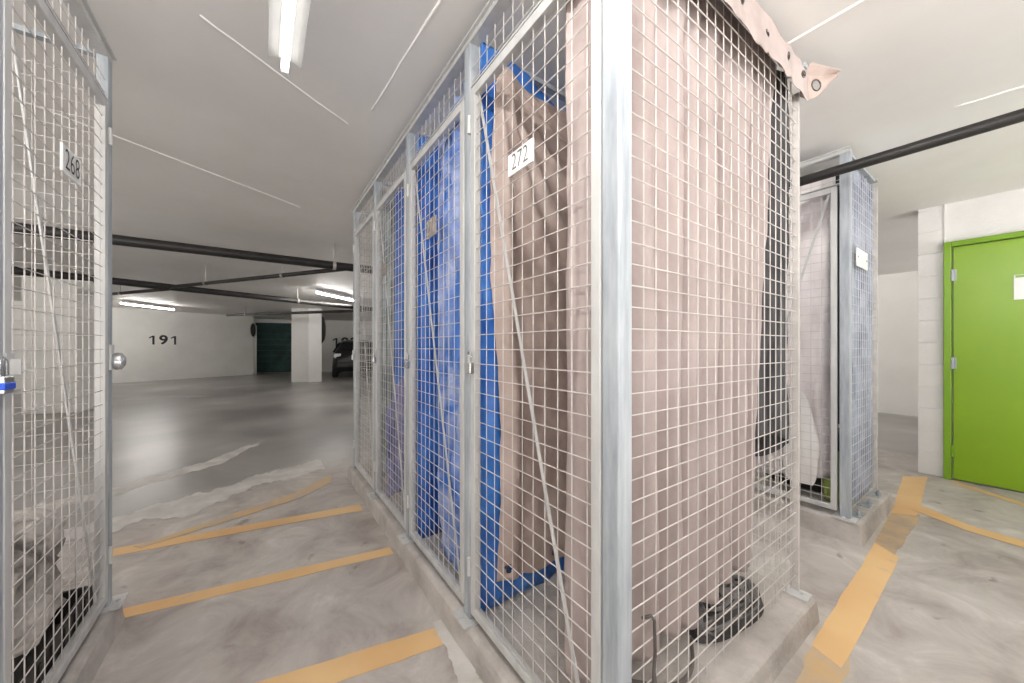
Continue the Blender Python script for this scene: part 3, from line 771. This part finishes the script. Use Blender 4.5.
# left locker: black crate with a lumpy grey bag on it
t = thing('crate', (-.85, 1.80, .10), 'black plastic crate on the plinth inside locker 268', 'crate')
m = MB(); m.box((-1.18, 1.50, .10), (-.555, 2.14, .115))
for a in ((-1.18, 1.50, -1.165, 2.14), (-.57, 1.50, -.555, 2.14), (-1.165, 1.50, -.57, 1.515), (-1.165, 2.125, -.57, 2.14)): m.box((a[0], a[1], .115), (a[2], a[3], .23))
m.build('crate_body', M['black'], t, bevel=.004)
m = MB()
for k in range(7): MB().box((-.554, 1.53 + k * .085, .135), (-.549, 1.545 + k * .085, .22)).build('crate_rib', M['black'], t)
def bag_fn(u, v):
    th = u * 2 * math.pi; ph = (v - .5) * math.pi
    c, s = math.cos(ph), math.sin(ph); ex = .55
    pw = lambda q, e: math.copysign(abs(q) ** e, q)
    x, y, z = pw(c, ex) * pw(math.cos(th), ex), pw(c, ex) * pw(math.sin(th), ex), pw(s, .6)
    k = 1 + .26 * nz(x * 1.6 + 3, y * 1.6, z * 1.9) + .09 * nz(x * 4.5, y * 4.5 + 2, z * 4.5) + .05 * nz(x * 10, y * 10, z * 10) - .16 * abs(nz(x * 4 + z * 3, y * 4, 8))
    X_, Y_, Z_ = -.86 + .29 * x * k, 1.80 + .30 * y * k, .43 + .21 * z * (1 + .3 * (k - 1))
    return (min(X_, -.555), min(Y_, 2.16), max(Z_, .236))
m = MB(); m.grid(bag_fn, 96, 60)
bg = m.build('lumpy_bag', M['bag'], smooth=True); tag(bg, 'lumpy grey cloth bag slumped on the black crate in locker 268', 'bag')
m = MB(); m.path([Vector(bag_fn(.0 + .01 * math.sin(k), .55 + k * .03)) + Vector((.004, 0, .004)) for k in range(12)], .007, 6)
m.build('bag_seam', M['bag'], bg, smooth=True)

# small right block: pale tarp behind the door, white sack, slate cloth behind the side mesh
def pale_fn(u, v):
    y = lerp(.70, 1.26, u); z = lerp(.32 - .1 * u, 2.36, v)
    pin = sm(v * 1.2); fan = math.sin((u * (7 + 5 * (1 - v))) * 2 + 3 * v + 2 * nz(u * 3, v * 2)) * .03
    y2 = lerp(y, .71 + (y - .71) * .9, 1 - v)
    x = 3.078 + fan + .02 * nz(u * 9, v * 8, 3)
    return (x, y2, z)
m = MB(); m.grid(pale_fn, 60, 60); o = m.build('pale_tarp', M['pink'], smooth=True, solid=.003); tag(o, 'pale pink tarp hanging in long folds behind the small block door', 'tarp')
cloth('slate_tarp', M['slate'], [(2.985, .635), (3.3, .63), (3.665, .63)], 2.36, lambda u: .16, 8, .007, 'slate blue tarp behind the side mesh of the small block', seed=41, nu=80)
cloth('dark_sheet', M['charcoal'], [(3.20, .68), (3.22, .95), (3.20, 1.27)], 2.385, .66, 5, .02, 'dark sheet added behind the pale tarp to darken the small block gaps', 'sheet', seed=45, nu=60, nv=40)  # added sheet that makes the transom and door gaps dark
def sack_fn(u, v):
    th = u * 2 * math.pi; zz = v
    r = math.sin(math.pi * min(1, .08 + v * .92)) ** .5 * (1 - .55 * v)
    k = 1 + .25 * nz(math.cos(th) * 1.5, math.sin(th) * 1.5, v * 3)
    return (3.00 + .024 * r * k * math.cos(th), .86 + .125 * r * k * math.sin(th), .26 + .62 * v)
m = MB(); m.grid(sack_fn, 40, 26); o = m.build('white_sack', M['white_cloth'], smooth=True); tag(o, 'white sack hanging low against the small block door', 'sack')
m = MB()
def cush(u, v):
    th = u * 2 * math.pi; ph = (v - .5) * math.pi; pw = lambda q: math.copysign(abs(q) ** .5, q)
    return (3.18 + .05 * pw(math.cos(ph)) * pw(math.cos(th)), .73 + .055 * pw(math.cos(ph)) * pw(math.sin(th)), .30 + .175 * pw(math.sin(ph)))
m.grid(cush, 28, 16); tag(m.build('lime_cushion', M['lime'], smooth=True), 'lime green cushion low in the small block locker', 'cushion')
def dark_fn(u, v):
    th = u * 2 * math.pi; ph = (v - .5) * math.pi; pw = lambda q: math.copysign(abs(q) ** .4, q)
    return (3.42 + .17 * pw(math.cos(ph)) * pw(math.cos(th)), .96 + .26 * pw(math.cos(ph)) * pw(math.sin(th)), .36 + .235 * pw(math.sin(ph)) + .01 * nz(u * 9, v * 9))
m = MB(); m.grid(dark_fn, 40, 20); tag(m.build('black_duffel', M['black'], smooth=True), 'black bag at the bottom of the small block locker', 'bag')

# ------------------------------------------------------------------ far away: the parked car and the dark discs
ct = thing('car', (3.42, 16.6, 0), 'dark hatchback parked below the wall number, seen past the locker row', 'car')
ct.rotation_euler = (0, 0, math.radians(-12))
st = [  # y, half width, bottom, belt, top, half width of roof
    (-2.02, .70, .42, .62, .70, .60), (-1.98, .82, .30, .80, .92, .66), (-1.86, .86, .24, .90, 1.06, .66), (-1.55, .88, .22, .93, 1.36, .60), (-1.15, .89, .20, .94, 1.45, .60),
    (-.3, .89, .20, .93, 1.49, .60), (.35, .89, .20, .91, 1.44, .59), (.75, .89, .20, .90, 1.20, .62), (1.10, .88, .20, .88, .96, .70), (1.6, .86, .22, .82, .88, .70), (1.95, .80, .26, .70, .74, .62), (2.08, .66, .34, .55, .60, .52)]
rings = []
for y, w, zb, zl, zt, wr in st:
    h = [(w * .88, zb), (w * .98, zb + .12), (w, lerp(zb, zl, .55)), (w * .97, zl), (lerp(w * .96, wr, .55), lerp(zl, zt, .55)), (wr, zt - .04), (wr * .6, zt)]
    rings.append([(x, y, z) for x, z in h] + [(-x, y, z) for x, z in reversed(h)])
m = MB(); m.loft(rings); m.build('car_body', M['car'], ct, smooth=True, local=True)
m = MB(); m.add([(-.57, -1.90, 1.08), (.57, -1.90, 1.08), (.52, -1.60, 1.36), (-.52, -1.60, 1.36)], [(0, 1, 2, 3)]); m.build('rear_window', M['glass'], ct, solid=.02, local=True)
for sx in (-1, 1):
    m = MB()
    for y0, y1 in ((-1.35, -.42), (-.34, .5)):
        m.add([(sx * .885, y0, .97), (sx * .885, y1, .96), (sx * .66, y1 - .12, 1.38), (sx * .67, y0 + .12, 1.36)], [(0, 1, 2, 3)])
    m.build('side_window', M['glass'], ct, solid=.03, local=True)
    m = MB(); m.box((sx * .80 - .07, .52, .93), (sx * .80 + sx * .20 + .07, .64, 1.06)); m.build('wing_mirror', M['car'], ct, bevel=.03, local=True)
    m = MB(); m.box((sx * .70 - .13, -1.99, .78), (sx * .70 + .13, -1.86, .93)); m.build('tail_light', M['lens'], ct, bevel=.02, local=True)
    for y in (-1.30, 1.28):
        m = MB(); m.tube((sx * .70, y, .31), (sx * .895, y, .31), .31, 24)
        wv = m.build('wheel', M['tyre'], ct, bevel=.02, local=True)
        MB().tube((sx * .89, y, .31), (sx * .905, y, .31), .19, 10).build('hub_cap', M['galv'], wv, local=True)
MB().box((-.72, -2.05, .40), (.72, -1.96, .60)).build('bumper', M['car'], ct, bevel=.03, local=True)
MB().box((-.26, -2.0, .66), (.26, -1.985, .78)).build('plate_recess', M['lens'], ct, local=True)

def disc(x, y, z, n, label, rw, rh):
    t = thing('convex_mirror', (x, y, z), label, 'mirror'); n = Vector(n).normalized()
    u = Vector((-n.y, n.x, 0)); m = MB(); rings = []
    for d, r in ((0, .97), (.03, 1), (.06, .9), (.09, .6), (.10, .16)):
        rings.append([n * d + u * (r * rw * math.cos(a)) + Vector((0, 0, r * rh * math.sin(a))) for a in [2 * math.pi * k / 24 for k in range(24)]])
    m.loft(rings); m.build('mirror_shell', M['black'], t, smooth=True, local=True)
    MB().tube((0, 0, 0), tuple(-n * .10), .03, 8).build('bracket', M['dark_metal'], t, local=True)
disc(1.70, 14.1, 1.80, (.82, -.57, 0), 'dark oval shell fixed edge-on to the right side of the white column', .22, .48)
pq = hit(A191, D191, 252.0); disc(pq.x + .03, pq.y - .10, 1.90, (D191.y, -D191.x, 0), 'dark oval shell on the end of the wall numbered 191', .09, .29)
